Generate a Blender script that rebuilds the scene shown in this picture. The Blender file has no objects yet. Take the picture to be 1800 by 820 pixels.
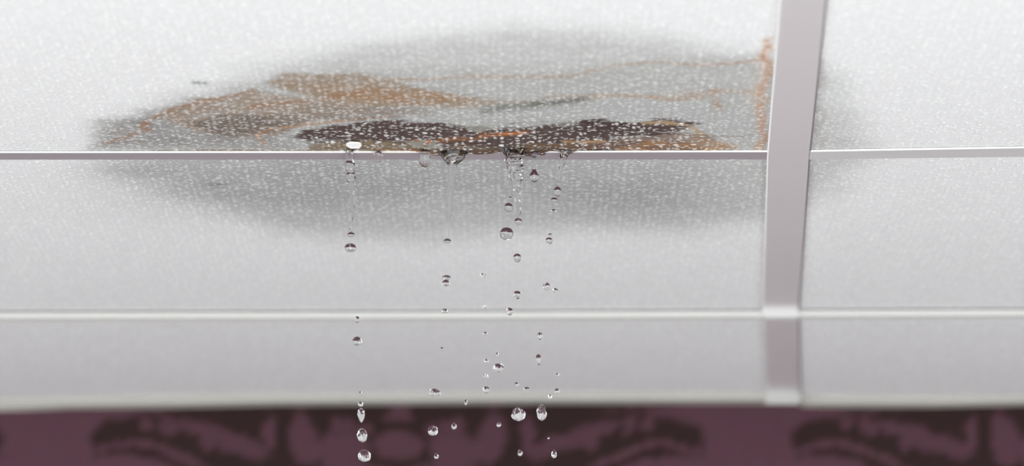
import bpy, math, random
import numpy as np
from mathutils import Vector

# ------------------------------------------------------------------ camera, world, lights, exposure
scene = bpy.context.scene
C = scene.collection
F = 9700.0                        # focal length in pixels of the 1800 px frame
PITCH = math.radians(9.49)
CAM = np.array([0.0, 0.0, 2.05])
H = CAM[2] + 0.557                # underside of the ceiling grid
WALL_Y = 4.098
RX, RY0 = 2.3, -1.6               # room half width, wall behind the camera

cam_d = bpy.data.cameras.new('camera')
cam_d.sensor_width = 36.0
cam_d.lens = F * 36.0 / 1800.0
cam_d.clip_start = 0.05
cam_d.dof.use_dof = True
cam_d.dof.focus_distance = 3.11
cam_d.dof.aperture_fstop = 8.8
cam = bpy.data.objects.new('camera', cam_d); C.objects.link(cam)
cam.location = CAM
cam.rotation_euler = (math.pi / 2 + PITCH, 0, 0)
scene.camera = cam

world = bpy.data.worlds.new('world'); scene.world = world
world.use_nodes = True
world.node_tree.nodes['Background'].inputs[0].default_value = (0.75, 0.82, 0.95, 1)
world.node_tree.nodes['Background'].inputs[1].default_value = 0.5

scene.view_settings.view_transform = 'Standard'
scene.view_settings.look = 'None'
scene.view_settings.gamma = 1.0
scene.view_settings.use_curve_mapping = False
scene.view_settings.exposure = 0.0
scene.cycles.caustics_reflective = False
scene.cycles.caustics_refractive = False

YW0 = 3.05
def area(name, loc, target, sx, sy, power, color=(1, 1, 1), spread=180):
    d = bpy.data.lights.new(name, 'AREA'); d.shape = 'RECTANGLE'
    d.size = sx; d.size_y = sy; d.energy = power; d.color = color
    d.spread = math.radians(spread)
    o = bpy.data.objects.new(name, d); C.objects.link(o)
    o.location = loc
    o.rotation_euler = (Vector(target) - Vector(loc)).to_track_quat('-Z', 'Y').to_euler()
    return o
area('softbox_key', (0.05, 1.35, 1.45), (0.18, 3.05, H), 0.7, 0.5, 25.8, (0.99, 1.0, 0.985))
area('window_light_left', (-RX + 0.03, 2.6, 1.45), (0, 2.6, 1.45), 1.4, 1.5, 15.0, (0.97, 0.99, 1.0))
area('window_light_right', (RX - 0.03, 2.6, 1.45), (0, 2.6, 1.45), 1.4, 1.5, 12.0, (0.97, 0.99, 1.0))
area('added_light_rear', (0, RY0 + 0.03, 1.35), (0, 3, 1.6), 2.6, 1.6, 34.0, (0.99, 1.0, 0.99))  # unseen rear source, added for reflected highlights
area('added_strip_left', (-1.7, 3.0, 1.75), (0, YW0, 2.3), 0.12, 1.0, 5.0, (1, 1, 1))  # unseen strips, left and right, added to put highlights on the drops
area('added_strip_left_far', (-1.25, 3.75, 1.6), (0, YW0, 2.3), 0.08, 0.9, 2.2, (1, 1, 1))
area('added_strip_right', (1.7, 3.1, 1.75), (0, YW0, 2.3), 0.12, 1.0, 5.0, (1, 1, 1))
area('added_strip_right_far', (1.3, 3.8, 1.6), (0, YW0, 2.3), 0.08, 0.9, 2.2, (1, 1, 1))

# ------------------------------------------------------------------ helpers
sP, cP = math.sin(PITCH), math.cos(PITCH)
def ray(u, v):
    a = (np.asarray(u, float) - 900) / F; b = (410 - np.asarray(v, float)) / F
    return np.stack([a, cP - b * sP, sP + b * cP], -1)
def on_ceiling(u, v, z=H):
    d = ray(u, v); t = (z - CAM[2]) / d[..., 2]
    return CAM + d * t[..., None]
def on_plane(u, v, Y):
    d = ray(u, v); t = (Y - CAM[1]) / d[..., 1]
    return CAM + d * t[..., None]
def px_of(P):
    q = P - CAM
    dep = q[..., 1] * cP + q[..., 2] * sP
    up = -q[..., 1] * sP + q[..., 2] * cP
    return 900 + F * q[..., 0] / dep, 410 - F * up / dep

def tag(o, label=None, cat=None, group=None, kind=None):
    if label: o['label'] = label
    if cat: o['category'] = cat
    if group: o['group'] = group
    if kind: o['kind'] = kind
    return o

def link_mesh(name, verts, faces, mat, parent=None, loc=(0, 0, 0), smooth=False):
    verts = np.asarray(verts, float) - np.asarray(loc, float)
    me = bpy.data.meshes.new(name)
    me.from_pydata([tuple(v) for v in verts], [], faces)
    me.validate(); me.update()
    if smooth: me.shade_smooth()
    me.materials.append(mat)
    o = bpy.data.objects.new(name, me); C.objects.link(o)
    if parent is not None:
        o.parent = parent
        o.location = Vector(loc) - parent.location
    else:
        o.location = loc
    return o

def grid_mesh(name, P, mat, loc, flip=False, smooth=True, cols=None, wets=None):
    """P: (n, m, 3) grid of points -> a single sheet mesh, fast."""
    n, m = P.shape[:2]
    V = (P - np.asarray(loc)).reshape(-1, 3).astype(np.float32)
    i = np.arange(n * m).reshape(n, m)
    q = np.stack([i[:-1, :-1], i[:-1, 1:], i[1:, 1:], i[1:, :-1]], -1).reshape(-1, 4)
    if flip: q = q[:, ::-1]
    me = bpy.data.meshes.new(name)
    me.vertices.add(len(V)); me.vertices.foreach_set('co', V.ravel())
    me.loops.add(q.size); me.loops.foreach_set('vertex_index', q.ravel().astype(np.int32))
    me.polygons.add(len(q))
    me.polygons.foreach_set('loop_start', (np.arange(len(q)) * 4).astype(np.int32))
    me.polygons.foreach_set('loop_total', np.full(len(q), 4, np.int32))
    me.update(calc_edges=True)
    if smooth: me.shade_smooth()
    if cols is not None:
        a = me.color_attributes.new('stain', 'FLOAT_COLOR', 'POINT')
        c = np.concatenate([cols.reshape(-1, 3), np.ones((n * m, 1))], 1).astype(np.float32)
        a.data.foreach_set('color', c.ravel())
    if wets is not None:
        a = me.attributes.new('wet', 'FLOAT', 'POINT')
        a.data.foreach_set('value', wets.ravel().astype(np.float32))
    me.materials.append(mat)
    o = bpy.data.objects.new(name, me); C.objects.link(o); o.location = loc
    return o

def sm(x, a, b):
    t = np.clip((x - a) / (b - a), 0, 1); return t * t * (3 - 2 * t)
def hsh(ix, iy, s):
    n = (ix.astype(np.int64) * 374761393 + iy.astype(np.int64) * 668265263 + s * 982451653) & 0x7fffffff
    n = ((n ^ (n >> 13)) * 1274126177) & 0x7fffffff
    n = n ^ (n >> 16)
    return (n & 0xffff) / 65535.0
def vnoise(x, y, s=0):
    x, y = x * .83 - y * .56 + s * .37, x * .56 + y * .83
    x0 = np.floor(x); y0 = np.floor(y); fx = x - x0; fy = y - y0
    fx = fx * fx * (3 - 2 * fx); fy = fy * fy * (3 - 2 * fy)
    a = hsh(x0, y0, s); b = hsh(x0 + 1, y0, s); c = hsh(x0, y0 + 1, s); d = hsh(x0 + 1, y0 + 1, s)
    return (a * (1 - fx) + b * fx) * (1 - fy) + (c * (1 - fx) + d * fx) * fy
def fbm(x, y, s=0, o=4):
    r = 0; a = .5; t = 0
    for k in range(o):
        r = r + a * vnoise(x * 2 ** k, y * 2 ** k, s + k * 7); t += a; a *= .55
    return r / t
def poly_sd(x, y, pts, ky=1.0):
    """signed distance to polygon (negative inside); y is stretched by ky first"""
    pts = [(p[0], p[1] * ky) for p in pts]; y = y * ky
    d = np.full(x.shape, 1e9); inside = np.zeros(x.shape, bool)
    for (x1, y1), (x2, y2) in zip(pts, pts[1:] + pts[:1]):
        ex, ey = x2 - x1, y2 - y1
        t = np.clip(((x - x1) * ex + (y - y1) * ey) / (ex * ex + ey * ey + 1e-9), 0, 1)
        d = np.minimum(d, np.hypot(x - x1 - t * ex, y - y1 - t * ey))
        cond = ((y1 > y) != (y2 > y)) & (x < (x2 - x1) * (y - y1) / ((y2 - y1) + 1e-12) + x1)
        inside ^= cond
    return np.where(inside, -d, d)
def line_d(x, y, pts, ky=1.0):
    d = np.full(x.shape, 1e9); y = y * ky
    for (x1, y1), (x2, y2) in zip(pts[:-1], pts[1:]):
        y1, y2 = y1 * ky, y2 * ky
        ex, ey = x2 - x1, y2 - y1
        t = np.clip(((x - x1) * ex + (y - y1) * ey) / (ex * ex + ey * ey + 1e-9), 0, 1)
        d = np.minimum(d, np.hypot(x - x1 - t * ex, y - y1 - t * ey))
    return d
def lin(r, g, b):
    return np.array([((c / 255 + .055) / 1.055) ** 2.4 if c > 10 else c / 255 / 12.92 for c in (r, g, b)])

# ------------------------------------------------------------------ materials
def new_mat(name):
    m = bpy.data.materials.new(name); m.use_nodes = True
    return m, m.node_tree.nodes, m.node_tree.links, m.node_tree.nodes['Principled BSDF']
def simple(name, col, rough=.5, bump=0, scale=300, spec=.5, vary=0.05, metal=0):
    m, N, L, B = new_mat(name)
    B.inputs['Metallic'].default_value = metal
    B.inputs['Roughness'].default_value = rough
    B.inputs['Specular IOR Level'].default_value = spec
    tc = N.new('ShaderNodeTexCoord'); nz = N.new('ShaderNodeTexNoise'); nz.inputs['Scale'].default_value = scale
    L.new(tc.outputs['Object'], nz.inputs['Vector'])
    mx = N.new('ShaderNodeMix'); mx.data_type = 'RGBA'
    mx.inputs[6].default_value = (*[c * (1 - vary) for c in col], 1); mx.inputs[7].default_value = (*[min(1, c * (1 + vary)) for c in col], 1)
    L.new(nz.outputs['Fac'], mx.inputs[0]); L.new(mx.outputs[2], B.inputs['Base Color'])
    if bump:
        bp = N.new('ShaderNodeBump'); bp.inputs['Distance'].default_value = bump
        L.new(nz.outputs['Fac'], bp.inputs['Height']); L.new(bp.outputs['Normal'], B.inputs['Normal'])
    return m

CLEAN = np.array([0.70, 0.70, 0.705])
def tile_material():
    m, N, L, B = new_mat('mineral_fibre_tile')
    def mth(op, a, b=None, c=None):
        n = N.new('ShaderNodeMath'); n.operation = op
        for k, v in enumerate((a, b, c)):
            if v is None: continue
            if isinstance(v, (int, float)): n.inputs[k].default_value = v
            else: L.new(v, n.inputs[k])
        return n.outputs[0]
    def rng(v, a, b, c, d):
        n = N.new('ShaderNodeMapRange'); n.interpolation_type = 'SMOOTHSTEP'
        L.new(v, n.inputs[0])
        for k, x in enumerate((a, b, c, d)): n.inputs[k + 1].default_value = x
        return n.outputs[0]
    tc = N.new('ShaderNodeTexCoord')
    # gentle warp so that the grains are irregular
    w = N.new('ShaderNodeTexNoise'); w.inputs['Scale'].default_value = 260; w.inputs['Detail'].default_value = 2
    L.new(tc.outputs['Object'], w.inputs['Vector'])
    va = N.new('ShaderNodeVectorMath'); va.operation = 'SCALE'; va.inputs['Scale'].default_value = 0.0035
    L.new(w.outputs['Color'], va.inputs[0])
    vb = N.new('ShaderNodeVectorMath'); vb.operation = 'ADD'
    L.new(tc.outputs['Object'], vb.inputs[0]); L.new(va.outputs[0], vb.inputs[1])
    def grains(scale, r0, r1, keep):
        v = N.new('ShaderNodeTexVoronoi'); v.voronoi_dimensions = '2D'; v.inputs['Scale'].default_value = scale
        L.new(vb.outputs[0], v.inputs['Vector'])
        s = N.new('ShaderNodeSeparateColor'); L.new(v.outputs['Color'], s.inputs[0])
        on = mth('GREATER_THAN', s.outputs[0], keep)
        size = mth('MULTIPLY_ADD', s.outputs[1], 0.6, 0.55)
        d = mth('DIVIDE', v.outputs['Distance'], size)
        return mth('MULTIPLY', rng(d, r0, r1, 1, 0), on)
    g1 = grains(235, .20, .38, .42)
    g2 = grains(330, .20, .40, .55)
    g = mth('MAXIMUM', g1, mth('MULTIPLY', g2, .7))
    at = N.new('ShaderNodeAttribute'); at.attribute_name = 'stain'
    wt = N.new('ShaderNodeAttribute'); wt.attribute_name = 'wet'
    mx = N.new('ShaderNodeMix'); mx.data_type = 'RGBA'
    L.new(at.outputs['Color'], mx.inputs[6]); mx.inputs[7].default_value = (.97, .97, .965, 1)
    L.new(mth('MULTIPLY', g, mth('MULTIPLY_ADD', wt.outputs['Fac'], -.14, .74)), mx.inputs[0])
    L.new(mx.outputs[2], B.inputs['Base Color'])
    nz = N.new('ShaderNodeTexNoise'); nz.inputs['Scale'].default_value = 420; nz.inputs['Detail'].default_value = 4
    L.new(tc.outputs['Object'], nz.inputs['Vector'])
    hgt = mth('MULTIPLY_ADD', nz.outputs['Fac'], .5, g)
    bp = N.new('ShaderNodeBump'); bp.inputs['Distance'].default_value = .0011; bp.inputs['Strength'].default_value = .7
    L.new(hgt, bp.inputs['Height']); L.new(bp.outputs['Normal'], B.inputs['Normal'])
    L.new(rng(wt.outputs['Fac'], 0, 1, .85, .5), B.inputs['Roughness'])
    B.inputs['Specular IOR Level'].default_value = .3
    return m
M_TILE = tile_material()
M_RUN = simple('white_enamel_runner', (.90, .875, .885), .34, scale=40, vary=.01, metal=.42)
M_TEE = simple('grey_enamel_cross_tee', (.36, .33, .35), .30, scale=40, vary=.01)
M_TEE2 = simple('pale_enamel_cross_tee', (.56, .545, .55), .42, scale=40, vary=.01)
M_BAR = simple('cream_enamel_bar', (.60, .60, .575), .5, scale=40, vary=.01)
M_HIGHLIGHT = simple('painted_highlight_white', (.95, .95, .94), .4, scale=40, vary=.01)  # white for painted edge highlights and the wet glint
M_EDGE_SHADE = simple('painted_edge_shade', (.22, .19, .20), .5, scale=40, vary=.05)  # dark tone for the painted shade beside the runner
M_CLIP2 = simple('pale_wall_angle_clip', (.47, .47, .455), .5, scale=40, vary=.01)
M_CLIP = simple('bright_white_clip', (.64, .64, .63), .5, scale=40, vary=.01)
M_TRIM = simple('cream_wall_angle_paint', (.40, .39, .36), .6, scale=25, vary=.05)
M_FLAKE = simple('pale_damp_paint_flake', (.27, .27, .235), .3, bump=.0004, scale=500, vary=.12)
M_PLASTER = simple('white_plaster', (.75, .74, .74), .8, bump=.0006, scale=400)
M_SIDE = simple('greige_wall_paint', (.30, .28, .28), .7, bump=.0004, scale=300)
M_FLOOR = simple('brown_carpet', (.085, .072, .068), .95, bump=.003, scale=500, vary=.3)
M_FRAME = simple('white_window_frame', (.8, .8, .8), .4, scale=30, vary=.01)
def water():
    m, N, L, B = new_mat('clear_water')
    N.remove(B)
    g = N.new('ShaderNodeBsdfGlass'); g.inputs['IOR'].default_value = 1.333; g.inputs['Roughness'].default_value = 0
    L.new(g.outputs[0], N['Material Output'].inputs[0])
    return m
M_WATER = water()
def pane():
    m, N, L, B = new_mat('window_pane')
    B.inputs['Base Color'].default_value = (.9, .95, 1, 1)
    B.inputs['Emission Color'].default_value = (.93, .97, 1, 1); B.inputs['Emission Strength'].default_value = 3.0
    return m
M_PANE = pane()

# ------------------------------------------------------------------ ceiling grid stations (near -> far), seen edges turned into places on the ceiling
def ceil2(u, v): p = on_ceiling(u, v); return p[:2]
runL = [ceil2(*p) for p in ((1373, 0), (1350.5, 272), (1342, 549), (1349, 694))]
runR = [ceil2(*p) for p in ((1451, 0), (1422, 272), (1402.5, 549), (1406, 694))]
def extrap(a, b, y):  # point on line a-b at depth y
    t = (y - a[1]) / (b[1] - a[1]); return a + (b - a) * t
YN = 1.95
runL = [extrap(runL[0], runL[1], YN)] + runL
runR = [extrap(runR[0], runR[1], YN)] + runR
runL[-1] = extrap(runL[-2], runL[-1], WALL_Y - .01); runR[-1] = extrap(runR[-2], runR[-1], WALL_Y - .01)

def prism(top_poly, z0, z1):
    n = len(top_poly)
    V = [(p[0], p[1], z0) for p in top_poly] + [(p[0], p[1], z1) for p in top_poly]
    Fc = [tuple(range(n - 1, -1, -1)), tuple(range(n, 2 * n))]
    Fc += [(i, (i + 1) % n, n + (i + 1) % n, n + i) for i in range(n)]
    return V, Fc
TEE_T = 0.0010
def strip(name, Lp, Rp, z0, z1, mat, parent=None, web=None):
    """continuous flange between two edge lines with an upstanding web"""
    V = []; Fc = []
    n = len(Lp)
    for l, r in zip(Lp, Rp):
        V += [(l[0], l[1], z0), (r[0], r[1], z0), (r[0], r[1], z1), (l[0], l[1], z1)]
    for i in range(n - 1):
        a, b = 4 * i, 4 * i + 4
        for k in range(4):
            Fc.append((a + k, a + (k + 1) % 4, b + (k + 1) % 4, b + k))
    Fc += [(3, 2, 1, 0), tuple(4 * (n - 1) + k for k in range(4))]
    if web:
        b0 = len(V)
        for l, r in zip(Lp, Rp):
            c = (np.asarray(l) + np.asarray(r)) / 2; e = (np.asarray(r) - np.asarray(l)); e = e / np.linalg.norm(e) * .0006
            V += [(c[0] - e[0], c[1] - e[1], z1 - .0001), (c[0] + e[0], c[1] + e[1], z1 - .0001), (c[0] + e[0], c[1] + e[1], z1 + web), (c[0] - e[0], c[1] - e[1], z1 + web)]
        for i in range(n - 1):
            a, b = b0 + 4 * i, b0 + 4 * i + 4
            for k in range(4):
                Fc.append((a + k, a + (k + 1) % 4, b + (k + 1) % 4, b + k))
        Fc += [(b0 + 3, b0 + 2, b0 + 1, b0), tuple(b0 + 4 * (n - 1) + k for k in range(4))]
    c = np.mean(np.array(V), 0)
    return link_mesh(name, V, Fc, mat, parent, loc=tuple(c))

run = strip('ceiling_runner', runL, runR, H, H + TEE_T, M_RUN, web=.03)
tag(run, 'wide white metal runner crossing the ceiling from front to back, right of the leak', 'ceiling grid bar')

def edge_strip(name, pts, off, w, dz0, dz1, mat, parent, label):
    a = [np.asarray(p) + np.asarray(off) for p in pts]
    b = [p + np.asarray(w) for p in a]
    o = strip(name, a, b, H - dz0, H + dz1, mat, parent)
    o['label'] = label
    return o
edge_strip('edge_highlight', runL, (-.0007, 0), (.0008, 0), .0001, .0010, M_HIGHLIGHT, run, 'left edge with its highlight painted white')  # light catching the left side, put into a white strip
edge_strip('edge_shade', runR, (-.0001, 0), (.0011, 0), -.0002, .0010, M_EDGE_SHADE, run, 'dark strip painted as shade on the right edge')  # shade along the right side, put into a dark strip
GAP = .0006
def cross(u_list, v_near, v_far, name, mat, label, group=None):
    near = [ceil2(u, v) for u, v in zip(u_list, v_near)]
    far = [ceil2(u, v) for u, v in zip(u_list, v_far)]
    # far edge keeps the same x as the near edge
    far = [np.array([n_[0] + (f_[0] - n_[0]) * .5, f_[1]]) for n_, f_ in zip(near, far)]
    o = strip(name, near, far, H, H + TEE_T * .95, mat, web=.025)
    edge_strip('front_highlight', near, (0, -.0007), (0, .0008), .0001, .0009, M_HIGHLIGHT, o, 'front lip with its highlight painted white')  # highlight of the lit front edge, painted white
    return tag(o, label, 'ceiling grid bar', group)
t1 = cross([-560, 0, 700, 1349], [269.5, 269, 268.8, 267.5], [282, 281, 281, 280.5], 'cross_tee', M_TEE,
           'thin grey-mauve metal cross bar with a highlight painted white on its front lip, water running down over it')
t2 = cross([1424, 1800, 2500], [267.0, 260.5, 249], [280.5, 276, 268], 'cross_tee', M_TEE2,
           'thin pale metal cross bar on the right side of the wide runner')

# the second bar is deeper and drops below the runner
bu = [-560, 0, 500, 900, 1340, 1403, 1800, 2500]
bv = [550, 549.5, 549, 548.5, 546.5, 546, 544.5, 541]
bn = [ceil2(u, v) for u, v in zip(bu, bv)]
bar = strip('crossbar', bn, [p + np.array([0, .012]) for p in bn], H - .0042, H, M_BAR)
tag(bar, 'blurred cream-white crossbar running the full width across the middle of the ceiling', 'ceiling grid bar')
def clip(parent, ua, ub, va, vb, dz, dy, name='joint_clip'):
    a, b = ceil2(ua, va), ceil2(ub, vb)
    L_ = [a + np.array([0, -.0012]), b + np.array([0, -.0012])]; R_ = [a + np.array([0, dy]), b + np.array([0, dy])]
    o = strip(name, L_, R_, H - dz, H - .0001, M_CLIP, parent)
    o['label'] = 'brighter white joint clip under the wide runner'
    return o
clip(bar, 1343, 1402, 546.5, 546, .0046, .0136)

# wall angle, slightly wavy, against the far wall
au = [-560, 0, 60, 120, 300, 480, 900, 1343, 1405, 1418, 1640, 1800, 2500]
at_ = [708, 704, 702, 700.5, 697, 694.5, 693, 693.5, 694, 697, 699, 700, 702]
ab = [727, 722, 721, 718.5, 717, 713, 710, 710, 710.5, 716, 716, 712.5, 714]
top = [ceil2(u, v) for u, v in zip(au, at_)]
V = []; Fc = []
for u, t, vb in zip(au, top, ab):
    zb = on_plane(u, vb - 6, t[1])[2]; zc = on_plane(u, vb + 2, WALL_Y)[2]     # coved underside
    V += [(t[0], t[1], zb), (t[0], WALL_Y, zc), (t[0], WALL_Y, H + .02), (t[0], t[1], H + .02)]
for i in range(len(au) - 1):
    a, b = 4 * i, 4 * i + 4
    for k in range(4): Fc.append((a + k, a + (k + 1) % 4, b + (k + 1) % 4, b + k))
Fc += [(3, 2, 1, 0), tuple(4 * (len(au) - 1) + k for k in range(4))]
# widen the ends out to the side walls
V = np.array(V); V[:4, 0] = -RX; V[-4:, 0] = RX
wa = link_mesh('trim_1', V, Fc, M_TRIM, loc=(0, WALL_Y - .03, H - .003))
tag(wa, kind='structure')
p0, p1 = ceil2(1345, 693.5), ceil2(1404, 694)
zb = on_plane(1374, 710, p0[1])[2]
V, Fc = prism([p0 + [0, -.0012], p1 + [0, -.0012], p1 + [0, .003], p0 + [0, .003]], zb - .0002, H - .0001)
o = link_mesh('joint_clip', V, Fc, M_CLIP2, wa, loc=(p0[0], p0[1], H - .004))
o['label'] = 'brighter white joint clip on the wall angle'

# ------------------------------------------------------------------ stain map on the tiles
def over(col, c, a):
    a = np.clip(a, 0, 1)[..., None]; return col * (1 - a) + np.asarray(c) * a
WET = [(128, 275), (132, 240), (165, 208), (240, 180), (340, 140), (430, 108), (520, 84), (620, 60), (760, 44), (900, 32),
       (1050, 36), (1180, 48), (1290, 72), (1360, 84), (1440, 95), (1490, 108), (1525, 150), (1535, 200), (1575, 255), (1570, 275),
       (1530, 300), (1500, 340), (1460, 365), (1350, 405), (1200, 425), (1050, 420), (900, 425), (760, 440), (600, 435), (470, 425), (400, 395), (270, 350), (170, 318)]
def stain(P, which):
    x, y = px_of(P)
    wx, wy = P[..., 0], P[..., 1]
    n1 = fbm(wx * 18, wy * 18, 3); n3 = fbm(wx * 110, wy * 210, 41, 3); n2 = fbm(wx * 60, wy * 60, 11); fib = fbm(wx * 70, wy * 520, 23)
    fine = fbm(wx * 350, wy * 300, 31, 3)
    X = x + (n1 - .5) * 60 + (n2 - .5) * 26
    Y = y + (n1 - .5) * 10 + (n2 - .5) * 9
    col = np.ones(P.shape) * CLEAN
    col *= (1 + (fine[..., None] - .5) * .10)
    sd = poly_sd(X, Y, WET, 2.4)
    wet = 1 - sm(sd, -115, 25)
    core = 1 - sm(sd, -380, -120)
    col = over(col, lin(183, 184, 182) , wet * .85)
    col = over(col, lin(168, 170, 168), core * .55 * (.5 + n1))
    col = col * (1 + ((n3 - .5) * .22 * wet)[..., None])
    if which == 'row2':
        for (cx, cy, rx, ry, a) in ((480, 335, 300, 55, .55), (1100, 345, 190, 50, .6), (780, 310, 420, 60, .3), (250, 300, 120, 20, .3)):
            q = ((x - cx) / rx) ** 2 + ((y - cy) / ry) ** 2
            col = over(col, lin(132, 133, 133), a * np.exp(-q * 1.3) * (.7 + .6 * n1))
        col = over(col, lin(110, 112, 110), .8 * np.exp(-((X - 378) / 14) ** 2 - ((Y - 323) / 3) ** 2))
        return col, wet
    if which == 'right':
        return over(col, lin(170, 165, 160), .5 * (1 - sm(line_d(X, Y, [(1445, 100), (1436, 180), (1426, 262)]), 3, 9))), wet
    # ---- the damaged tile
    def pl(pts, c, a, e0=-6, e1=6, ky=2.0, k=.6, src=None):
        nonlocal col
        d = poly_sd(X, Y, pts, ky) + (n3 - .5) * 22 + (0 if src is None else (fib - .5) * 16)
        m = (1 - sm(d, e0, e1)) * a * (1 - k + 2 * k * (np.clip(n2 * .4 + (n3 - .5) * 1.3 + .3, 0, 1) if src is None else src))
        col = over(col, c, m)
    def ln(pts, c, a, w, ky=1.6, k=.7, wob=1.0, fb=0):
        nonlocal col
        d = line_d(x + (X - x) * .5 * wob, y + (Y - y) * .6 * wob, pts, ky)
        nn = n2 if not fb else np.clip((fib - .5) * 3 + .5, 0, 1) * .6 + n2 * .4
        col = over(col, c, np.exp(-(d / w) ** 2) * a * (1 - k + 2 * k * nn))
    # broad grey-green damp inner zone
    pl([(150, 262), (200, 215), (300, 190), (460, 140), (620, 120), (800, 120), (1000, 120), (1150, 100), (1350, 98), (1350, 268), (150, 268)],
       lin(160, 161, 157), .5, -30, 20)
    pl([(140, 268), (160, 225), (260, 190), (420, 175), (520, 240), (540, 268)], lin(140, 138, 135), .75, -40, 14)
    pl([(820, 150), (1020, 160), (1200, 175), (1330, 200), (1330, 262), (1200, 240), (1020, 205), (850, 205)], lin(178, 180, 180), .3, -12, 12)
    # taupe patches
    pl([(285, 205), (330, 186), (400, 168), (455, 158), (520, 170), (640, 180), (700, 188), (610, 200), (530, 215), (500, 238), (420, 242), (350, 232)],
       lin(150, 134, 118), .85, -10, 8)
    pl([(340, 218), (400, 204), (470, 202), (540, 208), (500, 234), (440, 243), (380, 240)], lin(112, 102, 92), .85, -10, 8)
    pl([(462, 140), (500, 130), (560, 128), (640, 130), (690, 140), (760, 158), (850, 172), (900, 176), (820, 188), (700, 190), (600, 186), (540, 170), (470, 152)],
       lin(148, 130, 110), .92, -12, 6)
    pl([(540, 150), (600, 148), (690, 158), (770, 162), (840, 174), (780, 182), (690, 186), (600, 176)], lin(152, 120, 88), .7, -14, 8)
    pl([(560, 183), (640, 186), (760, 190), (740, 203), (640, 206), (560, 205), (480, 214), (500, 196)], lin(130, 118, 106), .6, -12, 6)
    ln([(830, 182), (980, 176), (1060, 170)], lin(165, 148, 130), .5, 9)
    # outlines left by drying water
    ln([(178, 253), (210, 244), (250, 232), (262, 218), (290, 202), (330, 188), (400, 170), (450, 158)], lin(150, 122, 100), .8, 4.2, fb=1)
    ln([(262, 218), (262, 228)], lin(150, 98, 62), .6, 7)
    ln([(466, 252), (458, 238), (470, 229), (520, 221), (600, 211), (690, 205)], lin(172, 132, 100), .75, 4.5)
    ln([(440, 190), (520, 180), (600, 170), (650, 160)], lin(150, 108, 74), .6, 5)
    ln([(690, 140), (760, 139), (800, 134), (900, 135), (1000, 135), (1040, 125), (1090, 112), (1150, 107), (1230, 115), (1300, 112), (1352, 104)], lin(166, 142, 120), .7, 4.5)
    ln([(960, 168), (1050, 167), (1140, 169), (1200, 166), (1270, 161), (1340, 163)], lin(170, 146, 124), .6, 5.5)
    ln([(1140, 170), (1180, 174), (1230, 170)], lin(165, 130, 100), .6, 6)
    ln([(1254, 165), (1258, 180), (1270, 190)], lin(160, 130, 104), .6, 8)
    ln([(1354, 82), (1352, 110), (1346, 150), (1336, 200), (1334, 232), (1329, 264)], lin(182, 144, 114), .9, 8, ky=.5, k=.45)
    ln([(1338, 130), (1328, 170)], lin(196, 176, 158), .5, 10, ky=.5)
    # grey smudge
    ln([(850, 192), (920, 186), (965, 180), (1028, 174)], lin(112, 114, 106), .85, 10, ky=1.4)
    ln([(560, 206), (640, 208), (700, 205)], lin(110, 104, 98), .5, 6)
    ln([(340, 145), (360, 147)], lin(140, 142, 140), .8, 5)
    pl([(560, 258), (640, 246), (740, 244), (780, 262), (740, 276), (560, 276)], lin(128, 112, 90), 1.0, -6, 6, k=.6, src=fib)
    pl([(1010, 246), (1100, 236), (1180, 226), (1225, 230), (1250, 246), (1300, 268), (1290, 276), (1000, 276)], lin(132, 116, 104), .95, -8, 7, k=.6, src=fib)
    # dark core
    fz = np.clip(fib * 1.5 - .15, 0, 1)
    pl([(520, 240), (560, 226), (640, 213), (760, 212), (850, 222), (930, 216), (1000, 213), (1040, 207), (1100, 212), (1150, 206), (1198, 208), (1222, 216),
        (1180, 228), (1120, 238), (1050, 248), (1000, 258), (930, 262), (860, 258), (800, 256), (740, 248), (680, 252), (600, 250), (550, 252)],
       lin(78, 65, 61), 1.2, -14, 6, k=.4, src=fib)
    pl([(1010, 214), (1040, 207), (1100, 213), (1150, 206), (1198, 208), (1222, 216), (1150, 216), (1080, 226), (1000, 228)], lin(66, 52, 50), .8, -6, 3, k=.2, src=fib)
    pl([(720, 268), (760, 258), (800, 252), (880, 254), (930, 250), (1040, 248), (1150, 244), (1230, 254), (1262, 268), (1262, 276), (720, 276)],
       lin(98, 80, 64), 1.15, -8, 5, k=.45, src=fib)
    pl([(930, 268), (1000, 258), (1100, 246), (1200, 250), (1220, 262), (1100, 268), (960, 276)], lin(120, 96, 88), .5, -8, 6, k=.8, src=fib)
    pl([(770, 266), (830, 262), (930, 262), (1040, 262), (1180, 268), (1000, 278), (780, 278)], lin(84, 66, 52), .8, -6, 5, k=.9, src=fib)
    ln([(1130, 216), (1180, 216), (1215, 222), (1230, 236)], lin(172, 146, 112), .8, 5, k=1, wob=.4, fb=1)
    ln([(725, 246), (800, 243), (840, 241), (880, 235), (925, 231)], lin(168, 108, 62), .6, 4.5, k=1, wob=.3, fb=1)
    ln([(842, 236), (915, 232)], lin(188, 112, 56), .6, 4.2, k=1, wob=.3, fb=1)
    ln([(1060, 247), (1020, 248), (990, 246)], lin(176, 140, 100), .8, 3, k=1, wob=.4, fb=1)
    ln([(1090, 263), (1140, 252), (1200, 255), (1225, 258)], lin(168, 126, 84), .7, 7, k=1, wob=.4, fb=1)
    ln([(1125, 262), (1215, 266)], lin(140, 92, 48), .7, 4, k=1, wob=.3, fb=1)
    ln([(1240, 262), (1290, 256), (1220, 246)], lin(176, 140, 100), .5, 8, k=1, wob=.4)
    ln([(660, 262), (720, 262), (760, 264)], lin(168, 112, 60), .9, 4, k=.7, wob=.3)
    ln([(270, 265.5), (420, 264.5), (520, 265), (640, 265)], lin(128, 110, 84), .9, 3.2, k=.6, wob=.3)
    ln([(560, 264), (700, 256), (780, 262)], lin(120, 104, 84), .6, 6, k=.8, wob=.3)
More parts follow.
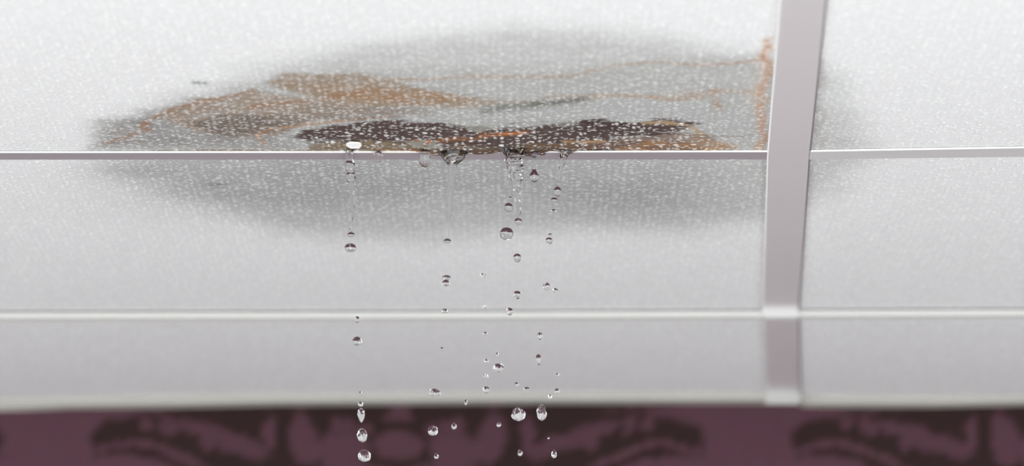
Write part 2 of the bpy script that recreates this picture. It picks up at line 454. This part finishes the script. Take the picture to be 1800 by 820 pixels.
    ln([(1150, 243), (1200, 236), (1300, 240), (1320, 236)], lin(140, 122, 106), .5, 2.5, k=1, wob=.3)
    return col, wet

def bil(c, nu, nv, s0=0, s1=1, t0=0, t1=1):
    s = np.linspace(s0, s1, nu)[None, :, None]; t = np.linspace(t0, t1, nv)[:, None, None]
    a, b, c_, d = [np.asarray(q) for q in c]     # near-left, near-right, far-right, far-left
    return a * (1 - s) * (1 - t) + b * s * (1 - t) + c_ * s * t + d * (1 - s) * t
ZT = H + TEE_T + .0002
def tile(corners, nu, nv, which, label, sag=None):
    P2 = bil(corners, nu, nv)
    P = np.concatenate([P2, np.full(P2.shape[:2] + (1,), ZT)], -1)
    col, wet = stain(P, which)
    if sag is not None: P[..., 2] -= sag(P)
    c = P2.reshape(-1, 2).mean(0)
    loc = (c[0], c[1], ZT)
    o = grid_mesh('ceiling_tile', P, M_TILE, loc, flip=True, cols=col, wets=wet)
    # the board behind the face gives the tile its thickness
    me = o.data
    V, Fc = prism([np.asarray(q) for q in corners], ZT + .0006, ZT + .015)
    link_mesh('tile_core', V, Fc, M_PLASTER, o, loc=loc)
    tag(o, label, 'ceiling tile', 'ceiling tiles')
    return o
def sag1(P):
    x, y = px_of(P)
    wx, wy = P[..., 0], P[..., 1]
    fib = fbm(wx * 70, wy * 300, 51); lump = fbm(wx * 45, wy * 60, 57)
    yb = sm(y, 235, 264) * (1 - sm(y, 268.5, 272.5))
    a = np.exp(-((x - 880) / 150) ** 4)
    lips = (np.exp(-((x - 765) / 34) ** 2) * .9 + np.exp(-((x - 845) / 55) ** 2) * 1.0 + np.exp(-((x - 935) / 30) ** 2) * 1.3
            + np.exp(-((x - 1000) / 16) ** 2) * .7 + np.exp(-((x - 690) / 30) ** 2) * .2)
    edge = yb * lips * .0015 * (.6 + .8 * lump)
    broad = .0012 * np.exp(-((x - 850) / 380) ** 2) * sm(y, 120, 250) * (1 - sm(y, 255, 270)) * .5
    q = sm(poly_sd(x, y, [(520, 245), (640, 212), (860, 218), (1200, 206), (1260, 268), (720, 270), (560, 256)], 2), 6, -10)
    rough = q * (fib - .5) * .0022 * (1 - sm(y, 266, 270))
    return edge + broad + rough
ov = .006
def rl(u, v): return ceil2(u, v)
def cx_at(edge, y):   # x of a runner edge polyline at depth y
    for a, b in zip(edge[:-1], edge[1:]):
        if y <= b[1]: break
    return a[0] + (b[0] - a[0]) * (y - a[1]) / (b[1] - a[1])
xl = ceil2(-560, 275)[0]; xr = ceil2(1424, 272)[0] + .592
def line1(side):
    return (ceil2(700, 275)[1]) if side == 'L' else None
y1L = ceil2(0, 273.5)[1]; y1J = ceil2(1350, 272.5)[1]; y1R = ceil2(1800, 267)[1]; y1J2 = ceil2(1424, 272)[1]
s1R = (y1R - y1J2) / (ceil2(1800, 267)[0] - ceil2(1424, 272)[0]); y1XR = y1J2 + s1R * (xr - ceil2(1424, 272)[0])
y2L = ceil2(0, 550)[1] + .006; y2J = ceil2(1342, 547)[1] + .006; y2XR = ceil2(1800, 545)[1] + .006 - .004
y3 = WALL_Y - .004
YT0 = 2.455
T1 = [(xl, YT0), (cx_at(runL, YT0) + ov, YT0), (cx_at(runL, y1J) + ov, y1J), (xl, y1L)]
T2 = [(cx_at(runR, YT0) - ov, YT0), (xr, YT0 - .02), (xr, y1XR), (cx_at(runR, y1J2) - ov, y1J2)]
T3 = [(xl, y1L + .0008), (cx_at(runL, y1J) + ov, y1J + .0008), (cx_at(runL, y2J) + ov, y2J), (xl, y2L)]
T4 = [(cx_at(runR, y1J2) - ov, y1J2 + .0008), (xr, y1XR + .0008), (xr, y2XR), (cx_at(runR, y2J) - ov, y2J)]
T5 = [(xl, y2L + .0008), (cx_at(runL, y2J) + ov, y2J + .0008), (cx_at(runL, y3) + ov, y3), (xl, y3)]
T6 = [(cx_at(runR, y2J) - ov, y2J + .0008), (xr, y2XR + .0008), (xr, y3), (cx_at(runR, y3) - ov, y3)]
tile1 = tile(T1, 760, 560, 'main', 'soaked ceiling tile with brown water stains and torn dark fibres above the thin cross bar', sag1)
tile(T2, 300, 300, 'right', 'clean white speckled ceiling tile at upper right with a faint damp patch along the runner')
tile(T3, 380, 300, 'row2', 'speckled grey-white ceiling tile between the two crossbars behind the falling water, grey damp patch')
tile(T4, 200, 200, 'right2', 'speckled white ceiling tile between the two crossbars, right of the runner')
tile(T5, 120, 80, 'far', 'blurred long narrow ceiling tile next to the far wall, left of the runner')
tile(T6, 120, 80, 'far', 'blurred ceiling tile next to the far wall, right of the runner')

# lifted paint flakes on the soaked tile, plus a white painted wet glint
def flake(u, v, wpx, dpx, drop, seed, curl=.0015, rag=.22):
    rs = np.random.RandomState(seed)
    c = on_ceiling(u, v); n, m = 15, 9
    w = wpx / 3125.; d = dpx / 3125. / .18
    a = np.linspace(-1, 1, n)[:, None]; b = np.linspace(-1, 1, m)[None, :]
    env = np.sqrt(np.clip(1 - (a * .97) ** 2, 0, 1)) * (1 + rag * np.sin(a * 5 + seed))
    Xp = c[0] + a * w / 2 + 0 * b; Yp = c[1] + b * d / 2 * env
    Zp = H - drop - curl * (b * .5 + .5) ** 2 * (.6 + .4 * np.cos(a * 2.2)) + .0018 * rag * np.sin(a * 7 + b * 2 + seed)
    Pb = np.stack([Xp, Yp, Zp], -1); Pt = Pb + [0, 0, .0006]
    V = np.concatenate([Pb.reshape(-1, 3), Pt.reshape(-1, 3)]); k = n * m; Fc = []
    idx = lambda i, j, t=0: i * m + j + t * k
    for i in range(n - 1):
        for j in range(m - 1):
            Fc.append((idx(i, j), idx(i, j + 1), idx(i + 1, j + 1), idx(i + 1, j)))
            Fc.append((idx(i, j, 1), idx(i + 1, j, 1), idx(i + 1, j + 1, 1), idx(i, j + 1, 1)))
    for i in range(n - 1):
        for j in (0, m - 1): Fc.append((idx(i, j), idx(i + 1, j), idx(i + 1, j, 1), idx(i, j, 1)))
    for j in range(m - 1):
        for i in (0, n - 1): Fc.append((idx(i, j), idx(i, j, 1), idx(i, j + 1, 1), idx(i, j + 1)))
    o = link_mesh('paint_flake_or_glint', V, Fc, M_FLAKE, tile1, loc=tuple(c), smooth=True)
    o['label'] = 'pale greenish lifted paint flake'
    return o
flake(748, 252, 52, 11, -.0002, 1, .0014)
flake(842, 227, 44, 7, -.0006, 2, .0010)
flake(706, 257, 44, 3, -.0004, 3, .0006)
painted_glint = flake(622, 254, 27, 9, .0004, 5, .0006, rag=.05)  # stands for light glinting on the water, not a real flake
painted_glint['label'] = 'bright white sheet painted as a wet glint'; painted_glint.data.materials[0] = M_HIGHLIGHT

# ------------------------------------------------------------------ room shell
def box(name, x0, x1, y0, y1, z0, z1, mat, parent=None, kind='structure'):
    V, Fc = prism([(x0, y0), (x1, y0), (x1, y1), (x0, y1)], z0, z1)
    o = link_mesh(name, V, Fc, mat, parent, loc=((x0 + x1) / 2, (y0 + y1) / 2, z0))
    if kind: o['kind'] = kind
    return o
# ceiling slab that carries on around the tiles
xs = [-RX - .1, xl, xr, RX + .1]
ZC = H + .001
V = []; Fc = []
def addbox(x0, x1, y0, y1, z0, z1):
    v, f = prism([(x0, y0), (x1, y0), (x1, y1), (x0, y1)], z0, z1)
    b = len(V); V.extend(v); Fc.extend([tuple(i + b for i in q) for q in f])
addbox(-RX, xl - .001, RY0, WALL_Y - .04, ZC, ZC + .06)
addbox(xr + .001, RX, RY0, WALL_Y - .04, ZC, ZC + .06)
addbox(xl - .001, xr + .001, RY0, YN - .002, ZC, ZC + .06)
addbox(xl - .001, cx_at(runL, YN) - .001, YN - .002, YT0 - .001, ZC, ZC + .06)
addbox(cx_at(runR, YN) + .001, xr + .001, YN - .002, YT0 - .022, ZC, ZC + .06)
addbox(-RX, RX, RY0, WALL_Y, H + .065, H + .09)
ce = link_mesh('ceiling', V, Fc, M_PLASTER, loc=(0, 1, H)); tag(ce, kind='structure')
box('floor', -RX - .1, RX + .1, RY0 - .1, WALL_Y + .1, -.1, 0, M_FLOOR)

# damask wallpaper on the far wall
def damask_mat():
    m, N, L, B = new_mat('mauve_damask_wallpaper')
    at = N.new('ShaderNodeAttribute'); at.attribute_name = 'stain'
    nz = N.new('ShaderNodeTexNoise'); nz.inputs['Scale'].default_value = 120
    tc = N.new('ShaderNodeTexCoord'); L.new(tc.outputs['Object'], nz.inputs['Vector'])
    mx = N.new('ShaderNodeMix'); mx.data_type = 'RGBA'; mx.blend_type = 'MULTIPLY'; mx.inputs[0].default_value = .25
    L.new(at.outputs['Color'], mx.inputs[6]); L.new(nz.outputs['Color'], mx.inputs[7])
    L.new(mx.outputs[2], B.inputs['Base Color'])
    B.inputs['Roughness'].default_value = .7; B.inputs['Specular IOR Level'].default_value = .1
    return m
pxm = F / (WALL_Y * cP + (H - CAM[2]) * sP)
def damask(x, z):
    """x, z world on the wall -> dark mask, motif centred every 0.53 m, described in photo pixels of the wall"""
    u = 900 + x * pxm
    per = 1230.0
    c = (u - 700 + per / 2) % per - per / 2
    row = np.floor((u - 700 + per / 2) / per)
    dz = (H - .0075 - z) * pxm                      # pixels below the top of the wall
    dz = dz % 760.0; dz = np.where(dz > 380, 760 - dz, dz)
    v = 712 + dz
    a = np.abs(c)
    m = np.zeros(u.shape)
    n = fbm(u / 15, v / 15, 5, 3) - .5
    aa = a + n * 26; vv = v + fbm(u / 20, v / 20, 9, 3) * 10 - 5
    def el(cx, cy, rx, ry, rot=0):
        r = math.radians(rot); dx = aa - cx; dy = vv - cy
        p = dx * math.cos(r) + dy * math.sin(r); q = -dx * math.sin(r) + dy * math.cos(r)
        return 1 - sm(np.sqrt((p / rx) ** 2 + (q / ry) ** 2), .82, 1.12)
    # centre medallion: dark ground with mauve ovals
    dark = 1 - sm(poly_sd(aa, vv, [(-20, 690), (200, 690), (330, 712), (430, 716), (520, 730), (540, 760), (534, 792), (470, 790), (420, 800), (360, 830), (300, 830), (240, 840), (190, 900), (-20, 960)]), -6, 6)
    m = dark
    for e in ((0, 772, 46, 27), (98, 782, 46, 38), (165, 762, 26, 48, 12), (48, 826, 38, 22), (135, 838, 40, 24), (0, 880, 60, 34), (98, 735, 22, 12),
              (225, 752, 12, 34), (60, 742, 16, 10), (0, 722, 26, 10)):
        m = m * (1 - .92 * el(*e))
    # leaf inside the side lobe
    for e in ((262, 776, 40, 17, -24), (318, 757, 40, 19, -28), (362, 741, 30, 12, -20), (405, 738, 13, 20, 20), (440, 735, 12, 14, 20),
              (380, 795, 60, 8, -22), (440, 772, 44, 8, -16), (500, 775, 46, 7, 14), (340, 770, 10, 16, 30)):
        m = m * (1 - .85 * el(*e))
    # trailing vine lower out on both sides
    m = np.maximum(m, .85 * el(560, 900, 90, 26, 30)); m = np.maximum(m, .85 * el(450, 960, 120, 34, -20))
    for e in ((450, 960, 70, 14, -20), (560, 900, 46, 9, 30)): m = m * (1 - .8 * el(*e))
    return np.clip(m, 0, 1)
zs = np.concatenate([np.arange(0, 2.30, .012), np.arange(2.30, H + .03, .0035)])
xw = np.concatenate([np.arange(-RX, -.9, .010), np.arange(-.9, .9, .0035), np.arange(.9, RX + .01, .010)])
XX, ZZ = np.meshgrid(xw, zs)
mk = damask(XX, ZZ)
mauve = np.array([.092, .041, .056]); brown = np.array([.030, .015, .015])
colw = mauve * (1 - mk[..., None]) + brown * mk[..., None]
Pw = np.stack([XX, np.full(XX.shape, WALL_Y), ZZ], -1)
wb = grid_mesh('wall_back', Pw, damask_mat(), (0, WALL_Y, 0), cols=colw, smooth=False)
tag(wb, kind='structure')
box('wall_behind_camera', -RX - .1, RX + .1, RY0 - .1, RY0, 0, H + .09, M_SIDE)
box('wall_left', -RX - .1, -RX, RY0, WALL_Y + .1, 0, H + .09, M_SIDE)
box('wall_right', RX, RX + .1, RY0, WALL_Y + .1, 0, H + .09, M_SIDE)

def window(name, axis, at, c0, c1, z0, z1, s):
    V = []; Fc = []
    def ab(a0, a1, zz0, zz1, t):
        if axis == 'x': v, f = prism([(at, a0), (at + s * t, a0), (at + s * t, a1), (at, a1)], zz0, zz1)
        else: v, f = prism([(a0, at), (a1, at), (a1, at + s * t), (a0, at + s * t)], zz0, zz1)
        b = len(V); V.extend(v); Fc.extend([tuple(i + b for i in q) for q in f])
    w = .06
    ab(c0 - w, c0, z0 - w, z1 + w, .028); ab(c1, c1 + w, z0 - w, z1 + w, .028)
    ab(c0, c1, z0 - w, z0, .028); ab(c0, c1, z1, z1 + w, .028)
    mid = (c0 + c1) / 2
    loc = (at, mid, z0) if axis == 'x' else (mid, at, z0)
    o = link_mesh(name, V, Fc, M_FRAME, loc=loc); o['kind'] = 'structure'
    V = []; Fc = []; ab(c0, c1, z0, z1, .004)
    link_mesh('window_pane', V, Fc, M_PANE, o, loc=loc)
window('window_1', 'x', -RX, 1.9, 3.3, .7, 2.2, 1)
window('window_2', 'x', RX, 1.9, 3.3, .7, 2.2, -1)
window('added_window_3', 'y', RY0, -1.3, 1.3, .55, 2.15, 1)  # unseen window added behind the camera for its light

# ------------------------------------------------------------------ water
YD = float(ceil2(800, 266)[1]) - .004       # plane in which the water falls, just in front of the cross bar
PXD = F / (YD * cP + (H - CAM[2]) * sP)
def lathe(name, rings, label, cat, group=None, seg=28, lump=0.0, flute=0.0, rip=0.0, seed=0, parent=None, Y=YD, flat=1.0, tilt=0, twist=0.0):
    """rings: (u, v, half width px) from the top to the bottom; smooth closed water body"""
    rings = sorted(rings, key=lambda r: r[1])
    us = np.array([r[0] for r in rings], float); vs = np.array([r[1] for r in rings], float); ws = np.array([r[2] for r in rings], float)
    n = max(14, int((vs[-1] - vs[0]) * .8)); n = min(n, 150)
    t = np.linspace(0, 1, n)
    t = .5 - .5 * np.cos(t * math.pi) if len(rings) <= 9 and (vs[-1] - vs[0]) < 40 else t
    vv = vs[0] + (vs[-1] - vs[0]) * t
    def pch(xq, xp, yp):
        d = np.diff(yp) / np.diff(xp); mm = np.zeros_like(yp)
        mm[1:-1] = np.where(d[:-1] * d[1:] > 0, 2 * d[:-1] * d[1:] / (d[:-1] + d[1:] + 1e-12), 0); mm[0] = d[0]; mm[-1] = d[-1]
        k = np.clip(np.searchsorted(xp, xq) - 1, 0, len(xp) - 2); h = (xp[k + 1] - xp[k]); s = (xq - xp[k]) / h
        return (yp[k] * (1 + 2 * s) * (1 - s) ** 2 + mm[k] * h * s * (1 - s) ** 2 + yp[k + 1] * s * s * (3 - 2 * s) + mm[k + 1] * h * s * s * (s - 1))
    uu = pch(vv, vs, us); rr = np.maximum(pch(vv, vs, ws), .15) / PXD
    rs = np.random.RandomState(seed)
    ph = rs.rand(6) * 6.28; fn = rs.randint(5, 9)
    V = []; Fc = []
    ctr = on_plane(uu, vv, Y)
    for i in range(n):
        for k in range(seg):
            a = 2 * math.pi * k / seg
            l = 1 + lump * (.5 * math.sin(2 * a + ph[0] + twist * i / n) + .35 * math.sin(3 * a + ph[1] + vv[i] * .25) + .35 * math.sin(vv[i] * .45 + ph[2] + a)
                            + .2 * math.sin(5 * a + ph[3] + vv[i] * .6)) + flute * math.sin(fn * a + ph[4]) * min(1, i / n * 1.6) + rip * math.sin(vv[i] * .95 + 3 * math.sin(a + ph[5]) + 2 * a) * (1 - i / n)
            r = rr[i] * max(.25, l)
            V.append((ctr[i, 0] + r * math.cos(a), ctr[i, 1] + r * math.sin(a) * flat, ctr[i, 2]))
    for i in range(n - 1):
        for k in range(seg):
            k2 = (k + 1) % seg
            Fc.append((i * seg + k, (i + 1) * seg + k, (i + 1) * seg + k2, i * seg + k2))
    Fc.append(tuple(range(seg))); Fc.append(tuple((n - 1) * seg + k for k in range(seg - 1, -1, -1)))
    c = ctr[n // 2]
    o = link_mesh(name, V, Fc, M_WATER, parent, loc=tuple(c), smooth=True)
    if parent is None: tag(o, label, cat, group)
    return o

ST = 'water streams leaking from the tile'
s1 = lathe('water_stream', [(622, 252, 16), (621, 256, 15), (618, 261, 8), (615, 266, 6), (614, 274, 6), (615, 282, 6), (615, 288, 8), (615.5, 296, 8.5), (616, 302, 6.5), (617, 309, 8),
                            (617, 316, 7.5), (617.5, 322, 5), (618, 340, 5), (619, 360, 4.2), (619, 378, 3), (618, 390, 1.8), (617, 400, 1.6), (616.5, 407, 2.5), (616.5, 409, 1)],
           'leftmost thin stream of water with a knobbly neck, running down from a white cap', 'water stream', ST, lump=.10, seed=2)
s3 = lathe('water_stream', [(797, 262, 30), (797, 266, 27), (797, 272, 22), (797, 279, 18), (796, 285, 13), (795, 290, 7.5), (795, 296, 7), (794, 310, 6.5), (793, 330, 5.5), (791, 355, 4.6), (789.5, 378, 3.8),
                            (788.5, 388, 2), (787.5, 405, 1.8), (786.5, 419, 2.0), (786.5, 420.5, 1)],
           'straight glassy stream falling from a wide funnel, second stream from the left', 'water stream', ST, lump=.07, seed=5, flat=.35)
s4 = lathe('water_stream', [(906, 247, 27), (906, 253, 28), (905, 260, 26), (904, 267, 20), (904, 274, 14.5), (905, 286, 13), (906, 298, 11.5), (907.5, 306, 9.5), (908, 313, 10), (908.5, 320, 6.5), (909, 335, 5.4), (911, 355, 5),
                            (912, 370, 3.8), (911.5, 380, 2.4), (911, 384, 1)],
           'thickest rippled stream of water pouring from a tangled splash under the orange stain', 'water stream', ST, lump=.30, seed=9, flat=.5, twist=5, flute=.10, rip=.16)
lathe('side_thread', [(889, 260, 9), (892, 275, 4.8), (894, 290, 4.2), (898, 305, 3.8), (904, 320, 3), (908, 335, 2.0), (909, 338, .6)], None, None, lump=.15, seed=10, parent=s4, Y=YD - .007)
lathe('splash_lobe', [(924, 246, 3), (924, 251, 9), (922, 257, 10), (918, 263, 7), (914, 270, 3), (913, 272, .5)], None, None, lump=.3, rip=.2, seed=14, parent=s4, Y=YD - .010, flat=.5)
lathe('splash_lobe', [(884, 252, 3), (884, 257, 8), (887, 263, 8), (891, 270, 5), (894, 277, .5)], None, None, lump=.3, rip=.2, seed=18, parent=s4, Y=YD - .010, flat=.5)
s6 = lathe('water_stream', [(996, 262, 9), (995, 268, 9), (992, 274, 7), (990, 280, 4.8), (987, 292, 3.8), (984.5, 304, 3.2), (982, 316, 2.6), (980.5, 325, 2.0), (980, 327.5, 1)],
           'rightmost short slanting stream of water at the end of the dark torn fibres', 'water stream', ST, lump=.14, seed=12)
PD = 'water drops still hanging from the tile'
lathe('hanging_drop', [(747, 256, 14), (747, 261, 11), (747, 266, 9), (747, 272, 9), (747, 279, 10), (747, 285, 10.5), (747, 290, 8.5), (747, 293, 5), (747, 294.5, .5)],
      'fat hanging water drop below the pale paint flake, between first and second streams', 'water drop', PD, lump=.03, seed=4)
lathe('hanging_drop', [(940, 270, 10), (939.5, 274, 5), (939, 278, 2.9), (939, 290, 2.9), (939, 297, 3.2), (939, 302, 5), (939, 306, 7.6), (939, 311, 9), (939, 316, 7.6), (939, 319.5, 4), (939, 320.6, .5)],
      'pear-shaped water drop hanging on a thin neck, right of the thickest stream', 'water drop', PD, lump=.0, seed=4)
lathe('clinging_drop', [(665, 266, 3), (665, 270, 6.5), (665, 275, 8), (665, 280, 7.5), (665, 284, 5), (665, 286.5, .6)],
      'small faint water drop clinging to the cross bar, right of leftmost stream', 'water drop', PD, lump=.18, seed=7, flat=.4)

def drop(u, v, w, h, label, seed, tail=0, lump=.12, dy=0.0, flute=0.0):
    t = np.linspace(0, 1, 11)
    rings = []
    for q in t:
        r = math.sqrt(max(0, 1 - (2 * q - 1) ** 2))
        if tail: r *= (1 - tail * q) if tail > 0 else (1 + tail * (1 - q))
        rings.append((u + (q - .5) * lump * w * .3, v - h / 2 + h * q, max(.2, r * w / 2 * (1 - flute * .55))))
    return lathe('water_drop', rings, label, 'water drop', 'falling water drops', seg=36, lump=lump, flute=flute, seed=seed, Y=YD + dy)
D = [  # u, v, w, h, tail, label
 (617, 413, 13, 9, 0, 'small flattened drop right at the tip of the leftmost stream'),
 (616, 436, 20, 16, 0, 'round dark-capped drop just below the tip of the leftmost stream'),
 (786.5, 424, 13, 8, 0, 'small flat drop at the tip of the second stream from the left'),
 (911, 390, 14, 13, 0, 'drop at the lower tip of the thickest stream'),
 (980, 337, 14, 18, 0, 'oval drop at the lower tip of the rightmost slanting stream'),
 (974, 352, 13, 9, 0, 'flattened dark-topped drop directly beneath the rightmost stream\'s oval tip drop'),
 (973, 370.5, 9, 5, 0, 'tiny flat dark droplet, lowest of the three close under the rightmost stream'),
 (897, 349, 6, 7, 0, 'tiny round droplet just left of the thickest stream'),
 (894, 365, 15, 17, 0, 'round dark-topped drop just left of the thickest stream, above the biggest round drop'),
 (890.5, 411, 23, 23, 0, 'biggest round bubble-like drop over the ceiling, lower left of the thickest stream'),
 (909, 454, 16, 16, .3, 'drop below the thickest stream, first under the biggest round drop'),
 (909, 519, 19, 15, .3, 'wide drop below the thickest stream, a little above the cream crossbar'),
 (896, 548, 13, 14, 0, 'bright drop in front of the cream crossbar under the thickest stream'),
 (967, 413, 7, 5, 0, 'tiny flat droplet directly above a dark-capped drop, under the rightmost stream'),
 (965, 424, 14, 13, .3, 'dark-capped drop under the rightmost stream, halfway to the cream crossbar'),
 (961, 504, 13, 14, 0, 'left and larger drop of the pair above the cream crossbar, under the rightmost stream'),
 (976, 511, 10, 8, 0, 'right and smaller drop of the pair above the cream crossbar'),
 (784, 488, 16, 8, 0, 'flat upper drop of the touching pair under the second stream from the left'),
 (784, 498, 13, 12, 0, 'lower drop of the touching pair under the second stream from the left'),
 (782, 547, 13, 8, 0, 'flat drop at the cream crossbar under the second stream from the left'),
 (849, 484, 9, 6, 0, 'lone tiny droplet midway between the second and thickest streams, above the crossbar'),
 (852, 540, 5, 5, 0, 'lone speck-sized droplet just above the crossbar, left of the bright drop'),
 (628, 562, 9, 13, 0, 'small tall drop at the lower edge of the crossbar under the leftmost stream'),
 (628, 600, 17, 16, 0, 'round drop below the crossbar in the leftmost column of drops'),
 (777, 614, 5, 7, 0, 'speck-sized droplet alone under the second stream, below the crossbar'),
 (853, 587, 7, 6, 0, 'tiny droplet below the crossbar, topmost of the column left of centre'),
 (874, 624, 5, 8, 0, 'speck-sized droplet directly above the broad drop left of the thickest column'),
 (855, 635, 9, 7, 0, 'tiny droplet just left of and above the broad rounded drop'),
 (877, 647, 18, 16, 0, 'broad rounded drop over the far ceiling tile, left of centre column'),
 (949, 591, 9, 14, 0, 'small drop below the crossbar above the bright teardrop'),
 (947, 633, 14, 20, .45, 'bright teardrop over the far ceiling tile, right of the broad rounded drop'),
 (854, 662, 9, 8, 0, 'tiny droplet just below and left of the broad rounded drop'),
 (855, 686, 13, 13, .3, 'small drop just above the wall angle, left of centre'),
 (908, 676, 8, 7, 0, 'tiny droplet above the wall angle, left one of two side by side'),
 (926, 684, 10, 6, 0, 'tiny droplet above the wall angle, right one of two side by side'),
 (980, 660, 7, 8, 0, 'tiny droplet farthest right over the far ceiling tile'),
 (979, 688, 8, 10, 0, 'tiny droplet touching the wall angle at far right of the falling water'),
 (967, 698, 8, 8, 0, 'tiny faint droplet in front of the wall angle, right side'),
 (764, 691, 20, 15, 0, 'broad pale drop in front of the wall angle under the second stream'),
 (819, 708, 5, 11, 0, 'thin upright droplet at the bottom of the wall angle between the two middle columns'),
 (634, 692, 5, 8, 0, 'faint speck-sized droplet over the wall angle in the leftmost column'),
 (634, 711, 9, 9, 0, 'small droplet directly above the bright teardrop in the leftmost column'),
 (635, 731, 16, 26, .55, 'bright pointed teardrop over the dark wallpaper, leftmost column'),
 (637, 766, 17, 25, 0, 'tall streaky drop over the wallpaper, middle of the leftmost column\'s three lowest'),
 (640, 802, 22, 22, 0, 'large round drop at the very bottom of the leftmost column'),
 (761, 758, 19, 18, 0, 'round drop over the wallpaper medallion, second column from the left'),
 (798, 750, 8, 12, 0, 'small upright droplet right of the round drop over the wallpaper medallion'),
 (877, 747, 8, 10, 0, 'small droplet lower left of the biggest bright drop over the wallpaper'),
 (767, 803, 8, 10, 0, 'small droplet near the bottom edge in the second column from the left'),
 (911, 729, 25, 24, 0, 'biggest bright round drop over the dark wallpaper, just under the wall angle'),
 (952, 726, 16, 29, 0, 'tall twisted bright drop right of the biggest bright drop over the wallpaper'),
 (914, 797, 8, 12, 0, 'small droplet near the bottom edge below the biggest bright drop'),
 (974, 799, 10, 15, 0, 'small tall drop near the bottom edge, rightmost of all over the wallpaper'),
 (964, 771, 4, 4, 0, 'faintest speck-sized droplet over the wallpaper, below the tall twisted drop'),
]
rng = random.Random(3)
for i, (u, v, w, h, tl, lab) in enumerate(D):
    lump = .05 if v < 470 else .16
    drop(u, v, w, h, lab, 40 + i, tail=tl, lump=lump, dy=rng.uniform(-.004, .004), flute=0 if v < 470 else (.26 if h > 22 else .18))
